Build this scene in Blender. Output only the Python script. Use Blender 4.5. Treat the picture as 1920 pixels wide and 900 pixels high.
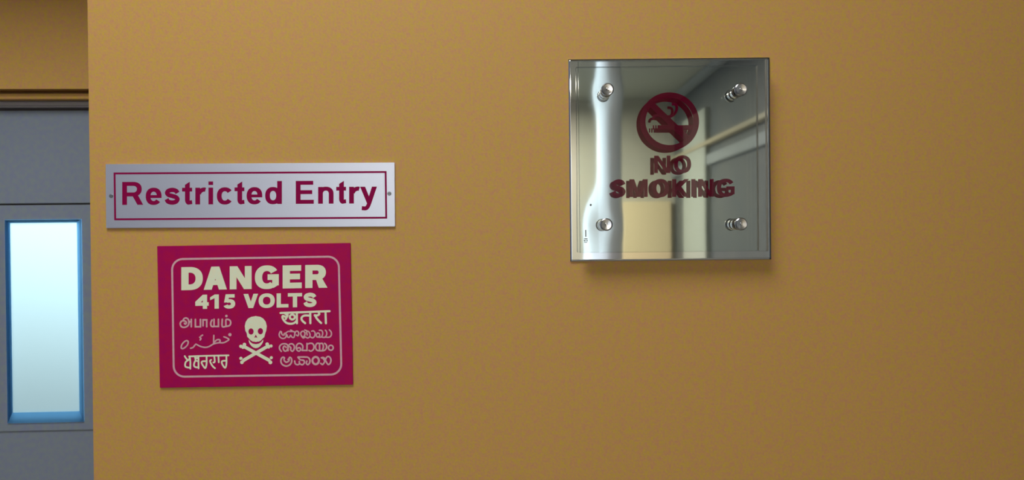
import bpy, bmesh, math, random
from mathutils import Vector, Matrix
from mathutils.geometry import delaunay_2d_cdt

for o in list(bpy.data.objects): bpy.data.objects.remove(o)
S = bpy.context.scene
C = S.collection
random.seed(4)

# ------------------------------------------------------------------ camera
F, D, H = 1430.0, 0.80, 1.98
cam = bpy.data.cameras.new('camera'); cam.sensor_fit = 'HORIZONTAL'; cam.sensor_width = 36
cam.lens = F / 1920 * 36; cam.clip_start = 0.01
camo = bpy.data.objects.new('camera', cam); C.objects.link(camo)
CM = Matrix.Translation((0, -D, H)) @ Matrix.Rotation(math.pi/2 - .0055, 4, 'X') @ Matrix.Rotation(-.0105, 4, 'Z')
camo.matrix_world = CM
S.camera = camo

# ------------------------------------------------------------------ world, lights, exposure
S.view_settings.view_transform = 'Standard'; S.view_settings.look = 'None'
S.view_settings.exposure = 0.24; S.view_settings.gamma = 1.0; S.view_settings.use_curve_mapping = False
w = bpy.data.worlds.new('world'); S.world = w; w.use_nodes = True
w.node_tree.nodes['Background'].inputs[0].default_value = (.75, .82, 1, 1)
w.node_tree.nodes['Background'].inputs[1].default_value = 0.05

def area(name, loc, rot, sx, sy, power, col):
    l = bpy.data.lights.new(name, 'AREA'); l.shape = 'RECTANGLE'; l.size = sx; l.size_y = sy
    l.energy = power; l.color = col
    o = bpy.data.objects.new(name, l); o.location = loc; o.rotation_euler = rot; C.objects.link(o)
    return o
area('ceiling_lamp_light', (-.30, -.75, 3.10), (0, 0, 0), .6, .6, 8.8, (.93, .98, 1.04))
area('ceiling_lamp_light_far', (-.3, -4.9, 3.10), (0, 0, 0), 1.2, .28, 84, (1, .92, .75))
area('column_fill_light', (-1.15, -2.3, 2.2), (0, -math.pi/2, 0), 1.9, .6, 12, (.80, .92, 1.0)).data.spread = math.radians(60)  # unseen lamp added to whiten the column's left side; no window there
# daylight of the room beyond the door, high behind the vision panel
area('daylight_beyond_door', (-.62, .62, 2.10), (-math.pi/2, 0, 0), .5, .22, 2.9, (.61, .85, .93))

# ------------------------------------------------------------------ materials
def mat(name, col, rough=.5, metal=0.0, mottle=None, bump=None, spec=.5, **kw):
    m = bpy.data.materials.new(name); m.use_nodes = True
    nt = m.node_tree; b = nt.nodes['Principled BSDF']
    b.inputs['Base Color'].default_value = (*col, 1); b.inputs['Roughness'].default_value = rough
    b.inputs['Metallic'].default_value = metal; b.inputs['Specular IOR Level'].default_value = spec
    for k, v in kw.items(): b.inputs[k].default_value = v
    tc = nt.nodes.new('ShaderNodeTexCoord')
    if mottle:
        prev = None
        for i, (scale, amt, c1, c2) in enumerate(mottle):
            n = nt.nodes.new('ShaderNodeTexNoise'); n.inputs['Scale'].default_value = scale
            n.inputs['Detail'].default_value = 3
            mp = nt.nodes.new('ShaderNodeMapping'); mp.inputs['Location'].default_value = (i*3.1, i*1.7, i)
            nt.links.new(tc.outputs['Object'], mp.inputs[0]); nt.links.new(mp.outputs[0], n.inputs['Vector'])
            r = nt.nodes.new('ShaderNodeValToRGB')
            r.color_ramp.elements[0].position = .36; r.color_ramp.elements[0].color = (*c1, 1)
            r.color_ramp.elements[1].position = .64; r.color_ramp.elements[1].color = (*c2, 1)
            nt.links.new(n.outputs[0], r.inputs[0])
            mx = nt.nodes.new('ShaderNodeMix'); mx.data_type = 'RGBA'; mx.inputs[0].default_value = amt
            if prev: nt.links.new(prev, mx.inputs[6])
            else: mx.inputs[6].default_value = (*col, 1)
            nt.links.new(r.outputs[0], mx.inputs[7]); prev = mx.outputs[2]
        nt.links.new(prev, b.inputs['Base Color'])
    if bump:
        n = nt.nodes.new('ShaderNodeTexNoise'); n.inputs['Scale'].default_value = bump[0]; n.inputs['Detail'].default_value = 4
        nt.links.new(tc.outputs['Object'], n.inputs['Vector'])
        bp = nt.nodes.new('ShaderNodeBump'); bp.inputs['Strength'].default_value = bump[1]; bp.inputs['Distance'].default_value = bump[2]
        nt.links.new(n.outputs[0], bp.inputs['Height']); nt.links.new(bp.outputs[0], b.inputs['Normal'])
    return m

OR = (.60, .326, .080)
orange = mat('orange_emulsion_paint', OR, .62, mottle=[
    (170, .55, (.63, .25, .19), (.54, .42, .02)), (480, .40, (.54, .26, .16), (.66, .41, .02)),
    (3.0, .12, (.54, .33, .09), (.66, .33, .10))], bump=(420, .25, .0006), spec=.3)
grey = mat('grey_door_laminate', (.235, .270, .335), .5, mottle=[
    (150, .4, (.21, .22, .40), (.26, .32, .24)), (400, .25, (.27, .25, .33), (.20, .29, .33))], spec=.3)
greyd = mat('grey_frame_paint', (.30, .28, .30), .5, mottle=[(160, .3, (.31, .24, .31), (.30, .30, .22))], spec=.3)
dark = mat('dark_gap', (.10, .085, .08), .8)
white = mat('white_wall_paint', (.72, .72, .70), .6, bump=(200, .1, .0005))
olive = mat('beige_wall_paint', (.56, .545, .46), .6, mottle=[(6, .2, (.48, .48, .42), (.62, .58, .46))])
cream = mat('cream_door_paint', (.86, .72, .46), .5)
gdark = mat('dark_grey_wall_paint', (.10, .112, .12), .6, mottle=[(4, .3, (.06, .075, .09), (.13, .135, .12))])
ggreen = mat('grey_green_panel_paint', (.40, .43, .38), .6)
tile = mat('grey_floor_tile', (.36, .35, .33), .3, mottle=[(8, .3, (.30, .30, .29), (.42, .41, .38))])
ylw = mat('yellow_brown_ledge_paint', (.42, .37, .25), .5)
pale = mat('pale_grey_trunking', (.26, .29, .30), .5)

brushed = mat('brushed_aluminium', (.66, .69, .82), .42, 1.0)
nt = brushed.node_tree
b = nt.nodes['Principled BSDF']
tc = nt.nodes.new('ShaderNodeTexCoord'); mp = nt.nodes.new('ShaderNodeMapping'); mp.inputs['Scale'].default_value = (6, 6, 900)
n = nt.nodes.new('ShaderNodeTexNoise'); n.inputs['Scale'].default_value = 2; n.inputs['Detail'].default_value = 3
bp = nt.nodes.new('ShaderNodeBump'); bp.inputs['Strength'].default_value = .12; bp.inputs['Distance'].default_value = .0002
nt.links.new(tc.outputs['Object'], mp.inputs[0]); nt.links.new(mp.outputs[0], n.inputs[0])
nt.links.new(n.outputs[0], bp.inputs['Height']); nt.links.new(bp.outputs[0], b.inputs['Normal'])

steel = mat('polished_steel', (.76, .77, .775), .035, 1.0)
chrome = mat('machined_chrome', (.60, .58, .57), .2, 1.0)
acryl = mat('clear_acrylic', (.97, .985, .98), 0.0, spec=.5, **{'Transmission Weight': 1.0, 'IOR': 1.49})
def layered(name, parts):
    """mix of simple closures: [(kind, colour, roughness, weight)]"""
    m = bpy.data.materials.new(name); m.use_nodes = True; nt = m.node_tree; nt.nodes.clear()
    ou = nt.nodes.new('ShaderNodeOutputMaterial'); prev = None
    for kind, c, r, w_ in parts:
        n = nt.nodes.new('ShaderNodeBsdf'+kind); n.inputs['Color'].default_value = (*c, 1)
        if kind == 'Glossy': n.inputs['Roughness'].default_value = r
        if prev is None: prev = n.outputs[0]; continue
        mx = nt.nodes.new('ShaderNodeMixShader'); nt.links.new(prev, mx.inputs[1]); nt.links.new(n.outputs[0], mx.inputs[2])
        if w_ == 'fresnel':
            f = nt.nodes.new('ShaderNodeFresnel'); f.inputs[0].default_value = 1.49; nt.links.new(f.outputs[0], mx.inputs[0])
        else: mx.inputs[0].default_value = w_
        prev = mx.outputs[0]
    nt.links.new(prev, ou.inputs[0]); return m
acryl = layered('clear_acrylic', [('Transparent', (.965, .985, .975), 0, 1), ('Glossy', (1, 1, 1), 0.0, 'fresnel')])
acryl_edge = layered('sawn_acrylic_edge', [('Transparent', (.22, .26, .27), 0, 1), ('Translucent', (.5, .55, .57), 0, .15), ('Glossy', (1, 1, 1), .15, .06)])
acryl_edge_lit = layered('lit_side_acrylic_edge', [('Translucent', (.8, .85, .88), 0, 1), ('Diffuse', (.8, .84, .87), 0, .55)])  # bright line on the right edge, painted in as a whiter copy
vinyl = layered('maroon_vinyl', [('Diffuse', (.30, .001, .060), 0, 1), ('Translucent', (.80, .006, .16), 0, .45)])
ink = mat('maroon_ink', (.27, .002, .062), .5, spec=.06)
red = mat('crimson_sign_enamel', (.43, .0035, .088), .45, spec=.08, mottle=[
    (120, .30, (.34, .002, .13), (.50, .008, .055)), (340, .2, (.34, .002, .13), (.50, .008, .05))])
plum = mat('cream_sign_print', (.85, .87, .62), .5, spec=.1, mottle=[(300, .3, (.78, .87, .70), (.90, .80, .58))])
pink = mat('pinkish_sign_print', (.72, .41, .46), .5, spec=.1, mottle=[(300, .3, (.76, .54, .46), (.68, .34, .46))])
label_g = mat('grey_print', (.22, .24, .26), .6)
frost = bpy.data.materials.new('frosted_glass'); frost.use_nodes = True
nt = frost.node_tree; nt.nodes.clear()
ou = nt.nodes.new('ShaderNodeOutputMaterial'); tr = nt.nodes.new('ShaderNodeBsdfTranslucent'); tr.inputs[0].default_value = (.93, .97, .97, 1)
gl = nt.nodes.new('ShaderNodeBsdfGlossy'); gl.inputs['Roughness'].default_value = .3
mx = nt.nodes.new('ShaderNodeMixShader'); mx.inputs[0].default_value = .04
nt.links.new(tr.outputs[0], mx.inputs[1]); nt.links.new(gl.outputs[0], mx.inputs[2]); nt.links.new(mx.outputs[0], ou.inputs[0])
bead = bpy.data.materials.new('glow_tinted_bead'); bead.use_nodes = True  # the lit pane's blue glow is put into the bead colour
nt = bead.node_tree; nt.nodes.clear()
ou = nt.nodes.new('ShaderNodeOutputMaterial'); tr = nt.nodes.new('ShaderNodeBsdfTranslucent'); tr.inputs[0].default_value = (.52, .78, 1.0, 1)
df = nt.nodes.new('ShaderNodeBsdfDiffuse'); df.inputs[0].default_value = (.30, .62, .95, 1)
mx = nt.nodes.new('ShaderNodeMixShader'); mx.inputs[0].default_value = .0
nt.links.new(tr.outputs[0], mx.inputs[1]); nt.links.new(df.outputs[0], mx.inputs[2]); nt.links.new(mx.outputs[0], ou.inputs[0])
def emit(name, col, s):
    m = bpy.data.materials.new(name); m.use_nodes = True; nt = m.node_tree; nt.nodes.clear()
    o = nt.nodes.new('ShaderNodeOutputMaterial'); e = nt.nodes.new('ShaderNodeEmission')
    e.inputs[0].default_value = (*col, 1); e.inputs[1].default_value = s; nt.links.new(e.outputs[0], o.inputs[0]); return m
lampm = emit('lit_diffuser', (1, .98, .94), 3.0)

# ------------------------------------------------------------------ mesh helpers
def obj(name, bm, m, parent=None, smooth=False):
    me = bpy.data.meshes.new(name); bm.normal_update(); bm.to_mesh(me); bm.free()
    me.materials.append(m)
    if smooth:
        for p in me.polygons: p.use_smooth = True
    o = bpy.data.objects.new(name, me); C.objects.link(o)
    if parent:
        o.parent = parent; o.matrix_parent_inverse = Matrix.Identity(4)
    return o
def struct(o): o['kind'] = 'structure'; return o
def empty(name, loc, rot=(0, 0, 0)):
    o = bpy.data.objects.new(name, None); o.location = loc; o.rotation_euler = rot; o.empty_display_size = .05
    C.objects.link(o); return o
def box(bm, x0, x1, y0, y1, z0, z1, bev=0):
    r = bmesh.ops.create_cube(bm, size=1)
    for v in r['verts']:
        v.co = Vector(((x0+x1)/2 + v.co.x*(x1-x0), (y0+y1)/2 + v.co.y*(y1-y0), (z0+z1)/2 + v.co.z*(z1-z0)))
    if bev:
        es = list({e for v in r['verts'] for e in v.link_edges})
        bmesh.ops.bevel(bm, geom=es, offset=bev, segments=2, affect='EDGES')
def B(*a, bev=0):
    bm = bmesh.new(); box(bm, *a, bev=bev); return bm
def cyl(bm, cx, cz, r, y0, y1, n=40, bev=0):
    """cylinder along Y, y0 = front (nearer the camera)"""
    rings = [(r-bev, y0), (r, y0+bev), (r, y1)] if bev else [(r, y0), (r, y1)]
    vs = [[bm.verts.new((cx+rr*math.cos(2*math.pi*i/n), y, cz+rr*math.sin(2*math.pi*i/n))) for i in range(n)] for rr, y in rings]
    for a, c in zip(vs, vs[1:]):
        for i in range(n):
            j = (i+1) % n
            bm.faces.new((a[i], a[j], c[j], c[i]))
    bm.faces.new(vs[0][::-1]); bm.faces.new(vs[-1])
    bmesh.ops.recalc_face_normals(bm, faces=bm.faces)

def P(px, py, y):
    """the point of the vertical plane at depth y that shows at pixel px, py of the photograph"""
    d = CM.to_3x3() @ Vector(((px-960)/F, (450-py)/F, -1.0))
    t = (y + D) / d.y
    return Vector((0, -D, H)) + d*t

# ---- flat print: pieces are quad strips / convex polygons given in measured points
def st(pts, wd, closed=False, smooth=True, cap=True):
    pts = [Vector(p) for p in pts]
    if smooth and len(pts) > 2:
        out = []; n = len(pts); rng = range(n if closed else n-1)
        for i in rng:
            p0 = pts[i-1] if (i > 0 or closed) else pts[0]*2-pts[1]
            p1 = pts[i]; p2 = pts[(i+1) % n]
            p3 = pts[(i+2) % n] if (i+2 < n or closed) else pts[-1]*2-pts[-2]
            for k in range(5):
                t = k/5
                out.append(.5*((2*p1)+(p2-p0)*t+(2*p0-5*p1+4*p2-p3)*t*t+(3*p1-3*p2+p3-p0)*t**3))
        if not closed: out.append(pts[-1])
        pts = out
    polys = []; n = len(pts)
    nor = []
    for i in range(n):
        a = pts[i-1] if (i or closed) else pts[i]
        c = pts[(i+1) % n] if (i < n-1 or closed) else pts[i]
        d1 = (pts[i]-a); d2 = (c-pts[i])
        if d1.length < 1e-9: d1 = d2
        if d2.length < 1e-9: d2 = d1
        d1 = d1.normalized(); d2 = d2.normalized(); d = (d1+d2)
        d = d.normalized() if d.length > 1e-6 else d1
        k = max(.45, d.dot(d1))
        nor.append(Vector((-d.y, d.x))*(wd/2/k))
    for i in range(n if closed else n-1):
        j = (i+1) % n
        polys.append([pts[i]+nor[i], pts[j]+nor[j], pts[j]-nor[j], pts[i]-nor[i]])
    if cap and not closed:
        for q in (pts[0], pts[-1]):
            polys.append([q + Vector((math.cos(t*math.pi/5), math.sin(t*math.pi/5)))*wd/2 for t in range(10)])
    return polys
def rect(x0, y0, x1, y1): return [[Vector((x0, y0)), Vector((x1, y0)), Vector((x1, y1)), Vector((x0, y1))]]
def poly(*p): return [[Vector(q) for q in p]]
def band(cx, cy, rx, ry, tx, ty, a0, a1, e=2.25, n=28):
    out = []
    def pt(rx, ry, a):
        c, s = math.cos(a), math.sin(a)
        return Vector((cx+rx*math.copysign(abs(c)**(2/e), c), cy+ry*math.copysign(abs(s)**(2/e), s)))
    for i in range(n):
        a = math.radians(a0+(a1-a0)*i/n); c = math.radians(a0+(a1-a0)*(i+1)/n)
        out.append([pt(rx, ry, a), pt(rx, ry, c), pt(rx-tx, ry-ty, c), pt(rx-tx, ry-ty, a)])
    return out

def glyph(ch, w, h, s, t):
    """letter of width w, height h (capitals' height), stem s and bar t; origin bottom left, y up"""
    x = h*.73
    if ch == 'E': return rect(0,0,s,h)+rect(s,h-t,w*.97,h)+rect(s,h*.5-t*.45,w*.91,h*.5+t*.55)+rect(s,0,w,t)
    if ch == 'L': return rect(0,0,s,h)+rect(s,0,w,t)
    if ch == 'I': return rect(0,0,w,h)
    if ch == 'T': return rect(0,h-t,w,h)+rect(w/2-s/2,0,w/2+s/2,h-t)
    if ch == 'D':
        cx = w*.40
        return rect(0,0,s,h)+rect(s,h-t,cx,h)+rect(s,0,cx,t)+band(cx,h/2,w-cx,h/2,s,t,-90,90)
    if ch == 'O': return band(w/2,h/2,w/2,h*.515,s,t,0,360,n=40)
    if ch == 'G': return band(w/2,h/2,w/2,h*.515,s,t,33,312,n=40)+rect(w*.53,h*.38,w,h*.38+t)+poly((w-s*.9,h*.14),(w,h*.14),(w,h*.40),(w-s*.9,h*.40))+poly((w*.66,h*.02),(w*.80,h*.04),(w,h*.17),(w-s*.9,h*.30))
    if ch == 'N': return rect(0,0,s*.93,h)+rect(w-s*.93,0,w,h)+poly((0,h),(s*1.05,h),(w,0),(w-s*1.05,0))
    if ch == 'A':
        q = s*1.1
        return poly((0,0),(q,0),(w/2+q*.5,h),(w/2-q*.5,h))+poly((w,0),(w-q,0),(w/2-q*.5,h),(w/2+q*.5,h))+rect(w*.24,h*.20,w*.76,h*.20+t*.85)
    if ch == 'V':
        q = s*1.1
        return poly((0,h),(q,h),(w/2+q*.45,0),(w/2-q*.5,0))+poly((w,h),(w-q,h),(w/2-q*.45,0),(w/2+q*.5,0))
    if ch == 'M':
        q = s*.85
        return rect(0,0,q,h)+rect(w-q,0,w,h)+poly((0,h),(q*1.35,h),(w/2+q*.45,0),(w/2-q*.45,0))+poly((w,h),(w-q*1.35,h),(w/2-q*.45,0),(w/2+q*.45,0))
    if ch == 'K': return rect(0,0,s,h)+poly((s*.9,h*.28),(s*.9,h*.52),(w*.72,h),(w,h))+poly((s*1.35,h*.42),(s*1.9,h*.66),(w,0),(w-s*1.25,0))
    if ch == 'R':
        y1 = h*.42; cx = w*.52; R = w*.93
        return rect(0,0,s,h)+rect(s,h-t,cx,h)+rect(s,y1-t*.3,cx,y1+t*.7)+band(cx,(h+y1-t*.3)/2,R-cx,(h-y1+t*.3)/2,s,t,-90,90)+poly((w*.44,y1+t*.3),(w*.74,y1+t*.1),(w,0),(w-s*1.2,0))
    if ch in 'Ss':
        hh = h if ch == 'S' else x
        k = (s+t)/2
        f = lambda a, c: (k/2+a*(w-k), k/2+c*(hh-k)+ (0 if ch=='s' else 0))
        return st([f(.97,.76),f(.84,.93),f(.5,1.01),f(.16,.93),f(.05,.76),f(.18,.61),f(.5,.52),f(.83,.42),f(.97,.25),f(.83,.06),f(.5,-.01),f(.14,.07),f(.0,.27)], k, cap=False)
    if ch == '4': return rect(w*.56,0,w*.56+s,h)+rect(0,h*.22,w,h*.22+t)+poly((0,h*.22+t*.5),(0,h*.22+t*1.2),(w*.56,h),(w*.56,h-s*1.3),(s*.9,h*.22+t*.5))
    if ch == '1': return rect(w-s,0,w,h)+poly((0,h*.60),(0,h*.80),(w-s,h),(w-s*.4,h),(w-s*.7,h*.78))
    if ch == '5':
        return rect(w*.17,h-t,w*.95,h)+poly((w*.17,h),(w*.17+s*.8,h),(s*1.05,h*.42),(w*.03,h*.42))+band(w*.48,h*.32,w*.52,h*.335,s,t,-158,140)
    if ch == 'e': return band(w/2,x/2,w/2,x*.515,s,t,0,322,n=40)+rect(s*.6,x*.5-t*.42,w,x*.5+t*.32)+rect(w-s,x*.5,w,x*.56)
    if ch == 'c': return band(w/2,x/2,w/2,x*.515,s,t,36,324,n=40)
    if ch == 'd': return band(w*.47,x/2,w*.47,x*.515,s,t,0,360,n=40)+rect(w-s,0,w,h)
    if ch == 'i': return rect(0,0,w,x)+rect(0,h*.845,w,h*1.0)
    if ch == 'r': return rect(0,0,s,x)+band(w*.92,x*.56,w*.80,x*.455,s*.9,t*1.05,92,172,n=12)+poly((w*.86,x*1.015),(w,x*.985),(w*.88,x*.74),(w*.80,x*.78))
    if ch == 'n': return rect(0,0,s,x)+rect(w-s,0,w,x*.60)+band(w/2,x*.58,w/2,x*.435,s,t,0,172)
    if ch == 't': return poly((w*.28,h*.86),(w*.28+s,h*.99),(w*.28+s,x*.3),(w*.28,x*.3))+rect(0,x-t*.95,w*.96,x)+band(w*.28+w*.40,x*.3,w*.40,x*.315,s,t,180,262)+poly((w*.62,-h*.008),(w*.98,h*.02),(w*.94,t*1.1),(w*.64,t*.98))
    if ch == 'y':
        q = s*1.05
        return poly((0,x),(q,x),(w*.56+q*.42,x*.03),(w*.56-q*.42,-x*.06))+poly((w,x),(w-q,x),(w*.56-q*.5,x*.08),(w*.56+q*.3,-x*.05))+st([(w*.57,x*.10),(w*.47,-x*.16),(w*.34,-x*.29),(w*.10,-x*.28)], t*1.02, cap=False)
    raise KeyError(ch)

def flat(name, polys, m, parent, y, thick, px=True):
    """lift measured polygons to the plane y as print of a small thickness; parent space"""
    bm = bmesh.new(); inv = parent.matrix_basis.inverted()
    vin, fin = [], []
    tris = [[p[0], p[k], p[k+1]] for p in polys for k in range(1, len(p)-1)]
    for p in tris:
        a = sum(p[i-1].x*p[i].y-p[i].x*p[i-1].y for i in range(3))
        if abs(a) < 2e-3: continue
        if a < 0: p = p[::-1]
        fin.append(list(range(len(vin), len(vin)+len(p)))); vin += [Vector((v.x, v.y)) for v in p]
    vo_, eo, fo, ov, oe, of = delaunay_2d_cdt(vin, [], fin, 0, 2e-4)
    nrm = (inv.to_3x3() @ Vector((0, -1, 0)))*thick
    base = [inv @ (P(v.x, v.y, y) if px else Vector((v.x, y, v.y))) for v in vo_]
    keep = [f for f, o_ in zip(fo, of) if len(o_)]
    fr_ = {i: bm.verts.new(base[i]+nrm) for f in keep for i in f}
    bk_ = {i: bm.verts.new(base[i]) for f in keep for i in f}
    cnt = {}
    for f in keep:
        bm.faces.new([fr_[i] for i in f]); bm.faces.new([bk_[i] for i in f][::-1])
        for i in range(len(f)):
            a, c = f[i], f[(i+1) % len(f)]; cnt[(a, c)] = 1
    for a, c in cnt:
        if (c, a) not in cnt: bm.faces.new((fr_[a], bk_[a], bk_[c], fr_[c]))
    bmesh.ops.recalc_face_normals(bm, faces=bm.faces)
    return obj(name, bm, m, parent)
def word(items, s, t, slope=0.0):
    """items: (char, x0, x1, baseline y, height), all in photograph pixels"""
    out = []
    for ch, x0, x1, yb, h in items:
        for p in glyph(ch, x1-x0, h, (x1-x0) if ch in 'Ii' else s, t):
            out.append([Vector((x0+v.x, yb-v.y+slope*v.x)) for v in p])
    return out
def frame_line(q, wd, r=0):
    """line along the quadrilateral q (TL, TR, BR, BL), corners rounded by r"""
    q = [Vector(v) for v in q]
    if not r: return st(q, wd, closed=True, smooth=False)
    out = []
    for i in range(4):
        p = q[i]; a = (q[i-1]-p).normalized(); c = (q[(i+1) % 4]-p).normalized()
        ctr = p+(a+c)*r
        for k in range(9):
            t = k/8*math.pi/2
            out.append(ctr - c*r*math.cos(t) - a*r*math.sin(t))
    return st(out, wd, closed=True, smooth=False)

def seat(name, q, y, label):
    """an Empty at the centre of a sign whose corners are q (TL,TR,BR,BL), leaned as it hangs; returns it with its width and height"""
    c = [P(a, b_, y) for a, b_ in q]
    ctr = sum(c, Vector())/4
    u = ((c[1]-c[0])+(c[2]-c[3]))/2; v = ((c[0]-c[3])+(c[1]-c[2]))/2
    e = empty(name, (ctr.x, 0, ctr.z), (0, -math.atan2(u.z, u.x), 0))
    e['label'] = label; e['category'] = 'sign'
    bpy.context.view_layer.update()
    return e, u.length, v.length

# ================================================================== setting
CZ, WY = 3.18, .26           # ceiling height, depth of the door recess
xc = P(168.5, 450, 0).x       # free end of the orange wall
XL, XR, YB = -1.2, 1.45, -6.0
struct(obj('wall_front', B(xc, XR, 0, .22, 0, CZ, bev=.0015), orange))
struct(obj('wall_added_shade', B(XL, xc+.005, 0, .22, 2.45, CZ), orange))  # out of view, added to keep the ceiling lamp off the recess
struct(obj('floor', B(XL-.1, XR+.1, YB-.1, 1.1, -.1, 0), tile))
struct(obj('ceiling', B(XL-.1, XR+.1, YB-.1, 1.1, CZ, CZ+.1), mat('ceiling_paint', (.36, .37, .33), .7)))
struct(obj('wall_left', B(XL-.1, XL, YB, 1.1, 0, CZ), mat('blue_grey_wall_paint', (.20, .22, .31), .6)))
struct(obj('wall_right', B(XR, XR+.1, YB, 0, 0, CZ), gdark))
struct(obj('wall_back', B(XL, XR, YB-.1, YB, 0, CZ), olive))

# the recessed doorway, turned a little so that its left side comes nearer
yaw = math.radians(2.6)
piv = P(168, 450, WY)
def dl(px, py, off=0.0):
    """point of the door plane (off = how far it stands proud) seen at a pixel; door space"""
    d = CM.to_3x3() @ Vector(((px-960)/F, (450-py)/F, -1.0)); o = Vector((0, -D, H))
    nrm = Vector((math.sin(yaw), -math.cos(yaw), 0))
    nrm = Vector((-math.sin(-yaw), -math.cos(yaw), 0))
    p0 = Vector((piv.x, WY, 0)) + nrm*off
    t = (p0-o).dot(nrm)/d.dot(nrm)
    r = Matrix.Rotation(yaw, 4, 'Z').inverted() @ ((o+d*t)-Vector((piv.x, WY, 0)))
    return r
rec = lambda name: empty(name, (piv.x, WY, 0), (0, 0, yaw))
zl = lambda py: dl(90, py).z
XA, XB = -.42, .30
wr = struct(obj('wall_recess', B(XA, XB+.02, -.030, .10, zl(174.5), CZ), orange)); wr.location = (piv.x, WY, 0); wr.rotation_euler = (0, 0, yaw)
fr = rec('trim_1'); struct(fr)
obj('shadow_gap', B(XA, XB, -.006, .06, zl(180.5), zl(174.4)), mat('deep_groove', (.36, .20, .065), .8), fr)
obj('frame_head', B(XA, XB, -.020, .06, zl(191), zl(180.5), bev=.001), orange, fr)
obj('frame_lower_head', B(XA, XB, -.010, .06, zl(203), zl(191.2), bev=.002), greyd, fr)
obj('frame_rebate', B(XA, XB, .004, .06, zl(207.5), zl(203)), dark, fr)
dr = rec('door_1'); struct(dr)
obj('transom_panel', B(XA+.02, XB, 0, .04, zl(381.5), zl(207.5), bev=.0008), grey, dr)
obj('leaf_gap', B(XA+.02, XB, .006, .03, zl(384.3), zl(381.3)), dark, dr)
# vision panel: outer edge of the bead and the pane inside it
o0, o1 = dl(12, 412), dl(160, 789.5)     # TL, BR of the bead's outer edge
i0, i1 = dl(18, 418, -.003), dl(149, 771.5, -.003)
def ring_box(name, X0, X1, Z0, Z1, x0, x1, z0, z1, y0, y1, m, par):
    bm = bmesh.new()
    box(bm, X0, x0, y0, y1, Z0, Z1); box(bm, x1, X1, y0, y1, Z0, Z1)
    box(bm, x0, x1, y0, y1, Z0, z0); box(bm, x0, x1, y0, y1, z1, Z1)
    return obj(name, bm, m, par)
leaf = ring_box('door_leaf', XA+.02, XB, .02, zl(384.3), o0.x, o1.x, o1.z, o0.z, 0, .018, grey, dr)
vf = ring_box('vision_frame', o0.x-.03, o1.x+.014, zl(806), zl(396), o0.x, o1.x, o1.z, o0.z, -.0022, .001, grey, leaf)
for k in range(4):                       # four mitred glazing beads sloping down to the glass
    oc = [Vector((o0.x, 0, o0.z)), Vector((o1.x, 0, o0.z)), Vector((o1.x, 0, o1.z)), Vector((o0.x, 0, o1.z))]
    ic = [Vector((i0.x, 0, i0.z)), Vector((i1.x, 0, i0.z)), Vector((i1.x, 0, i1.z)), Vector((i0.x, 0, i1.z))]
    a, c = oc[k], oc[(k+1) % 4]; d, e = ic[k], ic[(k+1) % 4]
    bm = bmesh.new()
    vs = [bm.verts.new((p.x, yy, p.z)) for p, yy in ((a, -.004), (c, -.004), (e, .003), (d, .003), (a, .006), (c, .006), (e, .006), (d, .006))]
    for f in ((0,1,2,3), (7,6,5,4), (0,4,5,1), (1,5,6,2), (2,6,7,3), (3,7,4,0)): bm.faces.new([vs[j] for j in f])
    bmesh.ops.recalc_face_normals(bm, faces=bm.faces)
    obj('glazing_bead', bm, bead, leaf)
gp = obj('glass_pane', B(i0.x-.004, i1.x+.004, .0040, .0046, i1.z-.004, i0.z+.004), frost, leaf)
# the far room behind the door that the daylight comes from
struct(obj('wall_far_room', B(XL, XR, 1.0, 1.1, 0, CZ), white))

# ------------------------------------------------------------------ the room behind the camera, seen mirrored in the steel
struct(obj('door_2', B(.99, 1.41, YB, YB+.05, 0, 2.27, bev=.004), cream))
d3 = struct(obj('door_3', B(XR-.04, XR, YB+1.24, YB+.52, 0, 2.9), ggreen))
struct(obj('trim_2', B(XR-.05, XR, YB, -.3, H+.640, H+.672, bev=.003), ylw))
struct(obj('trim_3', B(XR-.03, XR, YB, -.3, H+.50, H+.575, bev=.003), pale))
struct(obj('trim_4', B(XR-.06, XR, YB, -.3, CZ-.06, CZ, bev=.01), pale))
w2 = struct(obj('window_added_light', B(-1.12, .15, YB, YB+.04, .9, 2.75, bev=.004), white))  # unseen glowing panel, added for the brushed sign's gradient and front light
obj('glass_pane', B(-1.06, .09, YB+.04, YB+.045, .96, 2.69), emit('added_glow', (.82, .91, 1), 1.6), w2)
# white round column
bm = bmesh.new(); bmesh.ops.create_cone(bm, segments=48, radius1=.047, radius2=.047, depth=CZ, cap_ends=True)
bmesh.ops.translate(bm, vec=(.385, -2.2, CZ/2), verts=bm.verts)
struct(obj('column_round', bm, mat('white_gloss_paint', (.88, .9, .92), .3), smooth=True))
for i, (x, y) in enumerate(((-.30, -.75), (-.3, -4.9))):
    t = empty('ceiling_light', (x, y, CZ))
    t['label'] = ['white ceiling batten light nearest the orange wall', 'white ceiling batten light at the far end of the corridor'][i]
    t['category'] = 'ceiling light'; t['group'] = 'ceiling lights of the corridor'
    hx, hy = (.34, .62)[i], (.34, .17)[i]
    obj('housing', B(-hx, hx, -hy, hy, -.05, 0, bev=.004), white, t)
    obj('diffuser', B(-hx+.02, hx-.02, -hy+.02, hy-.02, -.07, -.05, bev=.004), lampm, t)

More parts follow.
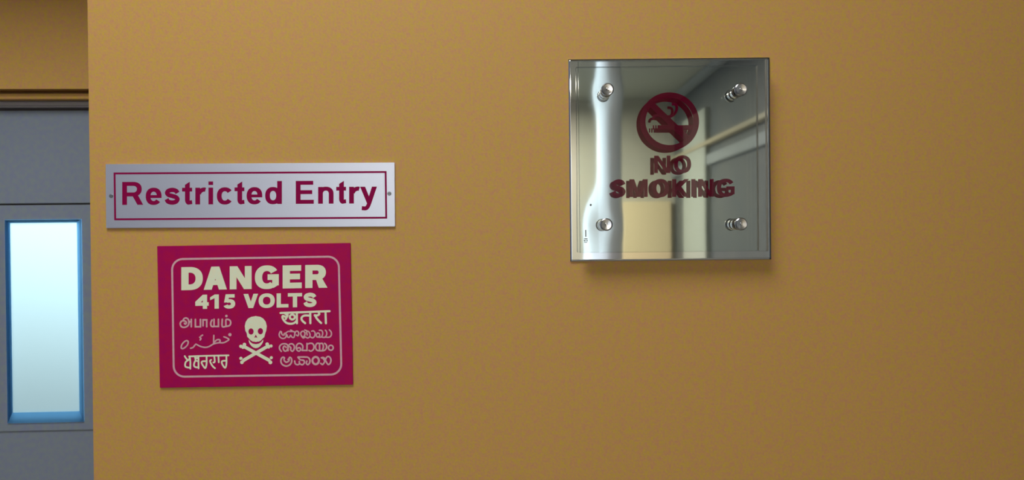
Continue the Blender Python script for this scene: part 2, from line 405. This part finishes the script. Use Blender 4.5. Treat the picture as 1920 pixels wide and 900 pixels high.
# ================================================================== Restricted Entry sign
q = [(197, 307.5), (739.2, 305), (741, 424.2), (199.5, 428)]
e, W_, H_ = seat('metal_sign', q, -.0025, 'long silver brushed metal sign reading Restricted Entry above the red danger sign')
obj('plate', B(-W_/2, W_/2, -.0025, -.0003, -H_/2, H_/2, bev=.0003), brushed, e)
flat('border_line', frame_line([(214.8, 325.3), (723, 322.5), (724.2, 408.2), (216, 411.2)], 3.5), ink, e, -.0025, .0001)
def yb(x): return 384.2 - (x-229)*.0060
ws = [('R', 229.2, 268.5), ('e', 273.3, 303), ('s', 308.3, 337.5), ('t', 341.5, 361), ('r', 366.3, 386.5), ('i', 391, 399.6), ('c', 406.7, 436.8), ('t', 439.8, 459),
      ('e', 462.5, 491.8), ('d', 497.2, 528.6)]
we = [('E', 554.7, 588.4), ('n', 596.5, 625.4), ('t', 630.5, 649.6), ('r', 654.7, 674.7), ('y', 675.2, 706.8)]
for wd in (ws, we):
    flat('lettering', word([(c, a, b_, yb(a), 43) for c, a, b_ in wd], 8.9, 7.4, -.006), ink, e, -.0025, .0001)
def screw(cx, cy, r, y):
    bm = bmesh.new(); c = e.matrix_basis.inverted() @ P(cx, cy, y)
    cyl(bm, c.x, c.z, r, y-.0007, y+.0006, 24, .0003)
    s_ = obj('screw', bm, mat('dull_screw', (.25, .27, .30), .4, .8), e)
    bm = bmesh.new(); box(bm, c.x-r*.75, c.x+r*.75, y-.00075, y-.0006, c.z-.0003, c.z+.0003); obj('screw_slot', bm, dark, s_)
screw(208.5, 367.5, .0021, -.0025); screw(730, 363, .0021, -.0025)

# ================================================================== danger sign
q = [(296.5, 461.5), (658, 455.5), (660.6, 721.3), (297.4, 727.3)]
e, W_, H_ = seat('warning_sign', q, -.002, 'crimson danger sign with skull and crossbones and several scripts')
obj('plate', B(-W_/2, W_/2, -.002, -.0003, -H_/2, H_/2, bev=.0003), red, e)
Y = -.002; TH = .0001
fl = flat('border_line', frame_line([(322.5, 486), (635, 481), (640.3, 702), (326, 706.5)], 3.6, 20), pink, e, Y, TH)
dg = [('D', 340, 380.3), ('A', 382, 425.5), ('N', 430.8, 471.8), ('G', 478, 522.8), ('E', 530, 565.8), ('R', 572.3, 614)]
flat('lettering', word([(c, a, b_, 544.2-(a-340)*.0175, 43.2) for c, a, b_ in dg], 13.6, 10.6, -.0175), plum, e, Y, TH)
vo = [('4', 366.2, 391.4), ('1', 394, 410.4), ('5', 419.5, 441), ('V', 456.6, 484), ('O', 485, 515.2), ('L', 518.7, 540.8), ('T', 539.8, 566.4), ('S', 568.6, 594)]
flat('lettering', word([(c, a, b_, 579.4-(a-366)*.0175, 26.6) for c, a, b_ in vo], 8.0, 6.4, -.0175), plum, e, Y, TH)
def tr_(strokes, ox, oy, s, wd):
    out = []
    for k in strokes:
        cl = k[0] == 'c'; sm = k[0] != 'l'
        ww = wd
        pts = k[1:] if isinstance(k[0], str) else k
        if k[0] == 'dot':
            x, y, r = k[1]; out += [[Vector((ox+(x+r*math.cos(a*.524))/s, oy+(y+r*math.sin(a*.524))/s)) for a in range(12)]]; continue
        if k[0] == 'o':
            x, y, rx, ry = k[1]
            out += st([(ox+(x+rx*math.cos(a*.3927))/s, oy+(y+ry*math.sin(a*.3927))/s) for a in range(16)], k[2]/s if len(k) > 2 else ww, closed=True, smooth=False); continue
        out += st([(ox+x/s, oy+y/s) for x, y in pts], ww, closed=cl, smooth=sm)
    return out
tamil = [[(235,215),(270,160),(330,145),(390,175),(420,240),(425,310),(400,380),(340,430),(260,450),(185,430),(145,370),(145,300),(190,245),(260,235),(320,260),(340,310),(305,345),(275,315)],
  ['l',(420,265),(500,265)], ['l',(500,190),(500,430)], ['l',(635,190),(635,430),(800,430),(800,190)], ['l',(885,400),(885,205),(1005,205),(1005,430)],
  [(1180,210),(1140,300),(1150,400),(1200,425),(1245,420)], ['l',(1245,185),(1245,420),(1390,420),(1390,185)],
  [(1515,185),(1515,420),(1640,420)], [(1635,420),(1635,210),(1700,190),(1770,230),(1790,310),(1750,390),(1640,420)], ['dot',(1650,78,42)]]
urdu = [['c',(170,590),(195,490),(270,400),(350,360),(400,400),(375,500),(300,580),(215,625)],
  [(480,610),(560,580),(640,485),(680,490),(800,550),(950,580),(1080,555),(1230,470),(1400,430),(1550,430),(1680,370),(1730,320),(1660,270),(1570,235)],
  [(1240,190),(1235,330),(1235,450)], [(1250,420),(1330,340),(1420,330),(1445,380),(1400,430)], [(775,250),(815,290),(790,340)], [(815,215),(870,180)], ['dot',(1765,165,55)]]
gurm = [['l',(430,180),(700,170),(1000,160),(1720,145)],
  [(285,170),(330,240),(390,310)], [(455,190),(430,280),(340,340),(300,420),(310,510),(380,540),(470,550)], [(450,190),(470,350),(470,580)],
  [(620,190),(640,300),(600,390),(590,480),(640,530),(740,540)], ['l',(735,180),(740,570)], ['l',(630,230),(735,240)], [(635,310),(690,330),(738,330)],
  [(1000,170),(1000,420),(960,560),(890,490),(840,390),(870,340),(1000,335)],
  [(1250,165),(1265,280),(1265,360),(1225,380)], [(1150,290),(1115,330),(1150,420),(1210,510),(1275,565)],
  [(1390,165),(1400,370)], [(1650,155),(1650,420),(1610,550),(1540,480),(1500,390),(1520,330),(1650,320)]]
telu = [[(170,180),(135,270),(160,350),(240,395),(320,370),(350,300),(325,240),(285,250),(290,290)], [(200,190),(215,260),(255,300)],
  [(335,230),(400,185),(480,185),(590,195),(600,280),(575,360),(520,355),(480,300),(440,360),(385,345),(375,290)], [(480,140),(525,165)],
  [(610,240),(640,180),(700,185),(722,250),(700,315),(650,290)],
  ['c',(780,260),(810,190),(870,180),(910,240),(890,320),(830,340)], [(800,320),(860,380),(920,350),(990,380),(1050,340),(1060,260),(1010,180),(960,200),(975,290)], [(900,140),(960,160)],
  [(1060,340),(1140,375),(1200,320),(1210,220),(1160,165),(1110,175)],
  ['c',(1250,320),(1270,240),(1330,240),(1350,310),(1300,345)], [(1270,350),(1380,355),(1430,300),(1440,210),(1400,150),(1340,150)], [(1400,350),(1500,360),(1560,280),(1555,190),(1520,145)], [(1520,355),(1640,355),(1700,290),(1695,200),(1640,135)]]
mala = [[(200,350),(150,280),(150,200),(210,135),(300,120),(380,150),(400,230),(390,320)], [(345,230),(290,190),(255,250),(290,330),(350,335),(385,280)],
  [(400,330),(410,200),(460,130),(540,130),(590,200),(580,290),(530,345),(480,300),(485,240),(440,200)],
  [(830,320),(845,200),(800,130),(730,110),(670,150),(648,240),(680,320),(740,340),(780,290),(750,240),(690,250)], ['l',(820,322),(970,322),(970,110)],
  [(970,140),(1060,108),(1140,120),(1180,200),(1160,290),(1090,340),(1030,320)],
  [(1340,110),(1270,112),(1230,180),(1232,260),(1280,320),(1400,332),(1500,315),(1555,240),(1550,160),(1500,108)], [(1345,110),(1350,320)], [(1360,115),(1430,112),(1462,200),(1435,320)], ['o',(1685,240,72,75)]]
kann = [[(280,190),(290,140),(240,125),(195,180),(190,270),(240,350),(350,390),(455,350),(510,260),(500,160),(450,130),(420,190)], [(400,190),(440,200)], [(290,230),(350,275),(430,235)],
  [(700,120),(900,118),(1000,130),(1055,200),(1050,290),(1000,345),(950,310),(965,240)], [(700,130),(770,200),(870,220),(890,290),(830,350),(755,325),(690,350),(620,320),(600,240)], [(740,250),(745,320)],
  ['o',(1230,225,98,110),62], [(1400,140),(1450,160),(1500,230)], [(1380,310),(1440,340),(1495,270),(1530,180),(1580,110),(1650,120),(1690,210),(1660,310),(1600,340),(1540,250),(1490,150),(1440,130)]]
hindi = [['l',(205,152),(800,132),(1390,108)], [(310,160),(360,200),(350,250),(262,225),(262,290),(340,385),(450,412),(540,390),(600,330)], [(375,160),(372,220),(330,300)],
  ['l',(600,150),(602,400)], ['o',(490,250,62,58)], ['l',(922,140),(925,400)], [(925,215),(780,215),(715,265),(725,330),(800,400)],
  [(1120,130),(1140,180),(1090,212),(1030,205)], [(1030,205),(1100,310),(1185,395)], ['l',(1290,120),(1300,400)]]
for nm, s_, ox, oy, sc, wd, m in (('Tamil', tamil, 330, 588, 17.45, 3.0, pink), ('Urdu', urdu, 330, 618, 17.45, 2.7, pink), ('Gurmukhi', gurm, 330, 658, 17.45, 3.1, plum),
        ('Telugu', telu, 515, 610, 16, 2.5, pink), ('Malayalam', mala, 515, 637, 16, 2.8, pink), ('Kannada', kann, 515, 662, 16, 2.9, pink), ('Devanagari', hindi, 510, 575, 12.86, 3.9, plum)):
    o = flat('lettering', tr_(s_, ox, oy, sc, wd), pink if m is pink else plum, e, Y, TH)
    o['label'] = 'small word in %s script' % nm
# skull (crop pixels, 7.5 per photograph pixel)
K = lambda pts: [Vector((435+x/7.5, 580+y/7.5)) for x, y in pts]
sk = []
def fan(ctr, pts):
    c = K([ctr])[0]; p = K(pts); return [[c, p[i], p[(i+1) % len(p)]] for i in range(len(p))]
def scan(outline, holes, n=90):
    """fill an outline with thin horizontal quads, leaving the holes out"""
    ys = [y for _, y in outline]; y0, y1 = min(ys), max(ys); out = []
    def xs(poly_, y):
        r = []
        for i in range(len(poly_)):
            (a, b_), (c, d) = poly_[i], poly_[(i+1) % len(poly_)]
            if (b_ <= y) != (d <= y): r.append(a+(y-b_)*(c-a)/(d-b_))
        return sorted(r)
    for k in range(n):
        ya, yc = y0+(y1-y0)*k/n, y0+(y1-y0)*(k+1)/n; m_ = (ya+yc)/2
        cuts = xs(outline, m_)
        for hp in holes: cuts = sorted(cuts+xs(hp, m_))
        for i in range(0, len(cuts)-1, 2):
            out.append(K([(cuts[i], ya), (cuts[i+1], ya), (cuts[i+1], yc), (cuts[i], yc)]))
    return out
def ellp(cx, cy, rx, ry, n=24): return [(cx+rx*math.cos(2*math.pi*i/n), cy+ry*math.sin(2*math.pi*i/n)) for i in range(n)]
skull = [(335,95),(395,105),(440,130),(475,175),(490,235),(482,300),(465,345),(455,390),(430,412),(405,440),(380,452),(335,458),(290,452),(262,435),(240,412),(215,385),(208,340),(188,300),(180,235),(192,180),(225,130),(275,105)]
sk += scan(skull, [ellp(268,312,37,44), ellp(400,308,37,44), [(335,355),(358,400),(335,394),(312,400)]])
jaw = [(235,425),(262,462),(290,482),(335,490),(380,482),(410,460),(440,425),(438,455),(420,490),(390,525),(360,542),(335,546),(308,540),(280,522),(252,490),(238,458)]
sk += scan(jaw, [], 40)
for (ax, ay), (bx, by) in (((165,520),(520,715)), ((510,515),(165,715))):
    sk += st(K([(ax, ay), (bx, by)]), 46/7.5, smooth=False)
for x, y, r in ((125,520,28),(175,495,30),(155,535,26),(550,515,26),(495,490,30),(515,530,26),(125,690,27),(140,745,30),(165,720,26),(553,680,26),(540,745,32),(520,715,26)):
    sk += [K(ellp(x, y, r*.84, r*.84, 14))]
flat('skull_and_crossbones', sk, plum, e, Y, TH)

# ================================================================== no smoking sign
q = [(1065.8, 111.3), (1443, 107.6), (1446, 486.3), (1069, 490.3)]
SY = -.0015
e, W_, H_ = seat('steel_sign', q, SY, 'square polished steel no smoking sign with clear acrylic front')
e_inv = e.matrix_basis.inverted()
bolts = [P(1139.5, 167, -.0215), P(1390, 167.5, -.0215), P(1137.3, 421, -.0215), P(1390.5, 420, -.0215)]
bl = [e_inv @ b_ for b_ in bolts]
xk, zk = (e_inv @ P(1120, 366, SY)).x, (e_inv @ P(1120, 366, SY)).z
def hgt(x, z):
    """warp of the thin steel sheet around its four fixings, metres"""
    v = 0
    for k, (b_, amp, sg) in enumerate(zip(bl, (.000070, .00002, .000045, .00002), (.012, .012, .010, .012))):
        d2 = (x-b_.x)**2+(z-b_.z)**2
        v -= amp*math.exp(-d2/(2*sg*sg))
    t = (xk - x)/.004
    wz = 1/(1+math.exp((z - zk)/.008))           # lower left corner is bent forward
    v += .0130*.004*wz*(math.log1p(math.exp(min(t, 40))))
    return v
bm = bmesh.new(); N = 96; g = []
for i in range(N+1):
    r_ = []
    for j in range(N+1):
        x = -W_/2+W_*i/N; z = -H_/2+H_*j/N
        r_.append(bm.verts.new((x, SY-hgt(x, z)+.0002, z)))
    g.append(r_)
for i in range(N):
    for j in range(N): bm.faces.new((g[i][j], g[i+1][j], g[i+1][j+1], g[i][j+1]))
rim = [g[i][0] for i in range(N+1)]+[g[N][j] for j in range(1, N+1)]+[g[i][N] for i in range(N-1, -1, -1)]+[g[0][j] for j in range(N-1, 0, -1)]
bk = [bm.verts.new((v.co.x, -.0002, v.co.z)) for v in rim]
for i in range(len(rim)):
    j = (i+1) % len(rim); bm.faces.new((rim[i], bk[i], bk[j], rim[j]))
sp = obj('steel_plate', bm, steel, e, smooth=True)
for p in sp.data.polygons:
    if len(p.vertices) == 4 and abs(p.normal.y) < .5: p.use_smooth = False
AF, AB = -.0190, -.0125
a0 = e_inv @ P(1084.5, 113.5, AF); a1 = e_inv @ P(1440.8, 470.8, AF)
acx = B(a0.x, a1.x, AF, AB, a1.z, a0.z, bev=.0003)
ap = obj('acrylic_panel', acx, acryl, e); ap.data.materials.append(acryl_edge); ap.data.materials.append(acryl_edge_lit)
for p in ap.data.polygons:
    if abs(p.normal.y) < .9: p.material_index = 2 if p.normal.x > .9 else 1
for b_ in bl:
    bm = bmesh.new(); cyl(bm, b_.x, b_.z, .0060, AB+.0001, -.0012, 40)
    s_ = obj('standoff', bm, chrome, e)
    for f in s_.data.polygons: f.use_smooth = len(f.vertices) == 4
    bm = bmesh.new(); n = 40; y0 = AF-.0022      # cap turned on a lathe: rim, shallow cone and centre pip
    prof = [(.0000, y0+.0002), (.0012, y0+.0001), (.0016, y0+.0006), (.0050, y0+.0002), (.0056, y0), (.0063, y0+.0005), (.0065, y0+.0010), (.0065, AF-.00005)]
    vs = [[bm.verts.new((b_.x+r*math.cos(2*math.pi*i/n), y, b_.z+r*math.sin(2*math.pi*i/n))) for i in range(n)] for r, y in prof[1:]]
    c0 = bm.verts.new((b_.x, prof[0][1], b_.z))
    for i in range(n):
        bm.faces.new((c0, vs[0][(i+1) % n], vs[0][i]))
        for a, c in zip(vs, vs[1:]): bm.faces.new((a[i], a[(i+1) % n], c[(i+1) % n], c[i]))
    bmesh.ops.recalc_face_normals(bm, faces=bm.faces)
    cp = obj('cap', bm, chrome, s_); 
PY = AB+.0001
def circ(cx, cy, rx, ry, wd): return st([(cx+rx*math.cos(a*math.pi/36), cy+ry*math.sin(a*math.pi/36)) for a in range(72)], wd, closed=True, smooth=False)
pg = circ(1255.2, 227.8, 50.2, 49.4, 10.5)
pg += st([(1218, 192), (1292, 263)], 11.5, smooth=False, cap=False)
pg += rect(1233, 234.8, 1296, 243.4)+rect(1228.3, 234.8, 1231, 243.4)+rect(1224, 235, 1226.6, 243.2)+poly((1284, 234.5), (1299, 234.5), (1297, 244), (1284, 243))
pg += st([(1224.5, 224), (1226, 219), (1231, 216.5), (1242, 217.5), (1256, 218.5), (1264, 214), (1268.5, 206), (1268.5, 199), (1265, 195.5), (1259.5, 195.5)], 5, cap=False)
pc = flat('pictogram', pg, vinyl, e, PY, .00008)
pc['label'] = 'maroon crossed cigarette in a ring'
no = [('N', 1226.5, 1257), ('O', 1263.4, 1295.8)]
smk = [('S', 1147, 1173.5), ('M', 1180, 1214.4), ('O', 1222.8, 1254.2), ('K', 1260, 1292), ('I', 1296, 1304), ('N', 1308.8, 1338.2), ('G', 1344, 1377.4)]
flat('lettering', word([(c, a, b_, 324.6-(a-1226)*.006, 32.6) for c, a, b_ in no], 7.6, 6.4, -.006), vinyl, e, PY, .00008)
flat('lettering', word([(c, a, b_, 369.6-(a-1147)*.004, 33.2) for c, a, b_ in smk], 8.0, 6.6, -.004), vinyl, e, PY, .00008)
# worn little maker's print and a speck on the steel
mk = []
for x0, y0, x1, y1 in ((1097.3,431,1099.3,444),(1095.5,447,1101.5,448.8),(1095,450.2,1098,452.4),(1099.4,450,1101.8,452.6),(1095.3,453.6,1101.2,455)): mk += rect(x0, y0, x1, y1)
def on_steel(px, py):
    c = e_inv @ P(px, py, SY); return SY+.0002-hgt(c.x, c.z)-.00010
flat('small_print', mk, label_g, e, on_steel(1096, 443), .00005)
flat('scuff_mark', [[Vector((1107.6+1.9*math.cos(a*.785), 384.2+2.1*math.sin(a*.785))) for a in range(8)]], label_g, e, on_steel(1107.6, 384.2), .00005)
bpy.context.view_layer.update()
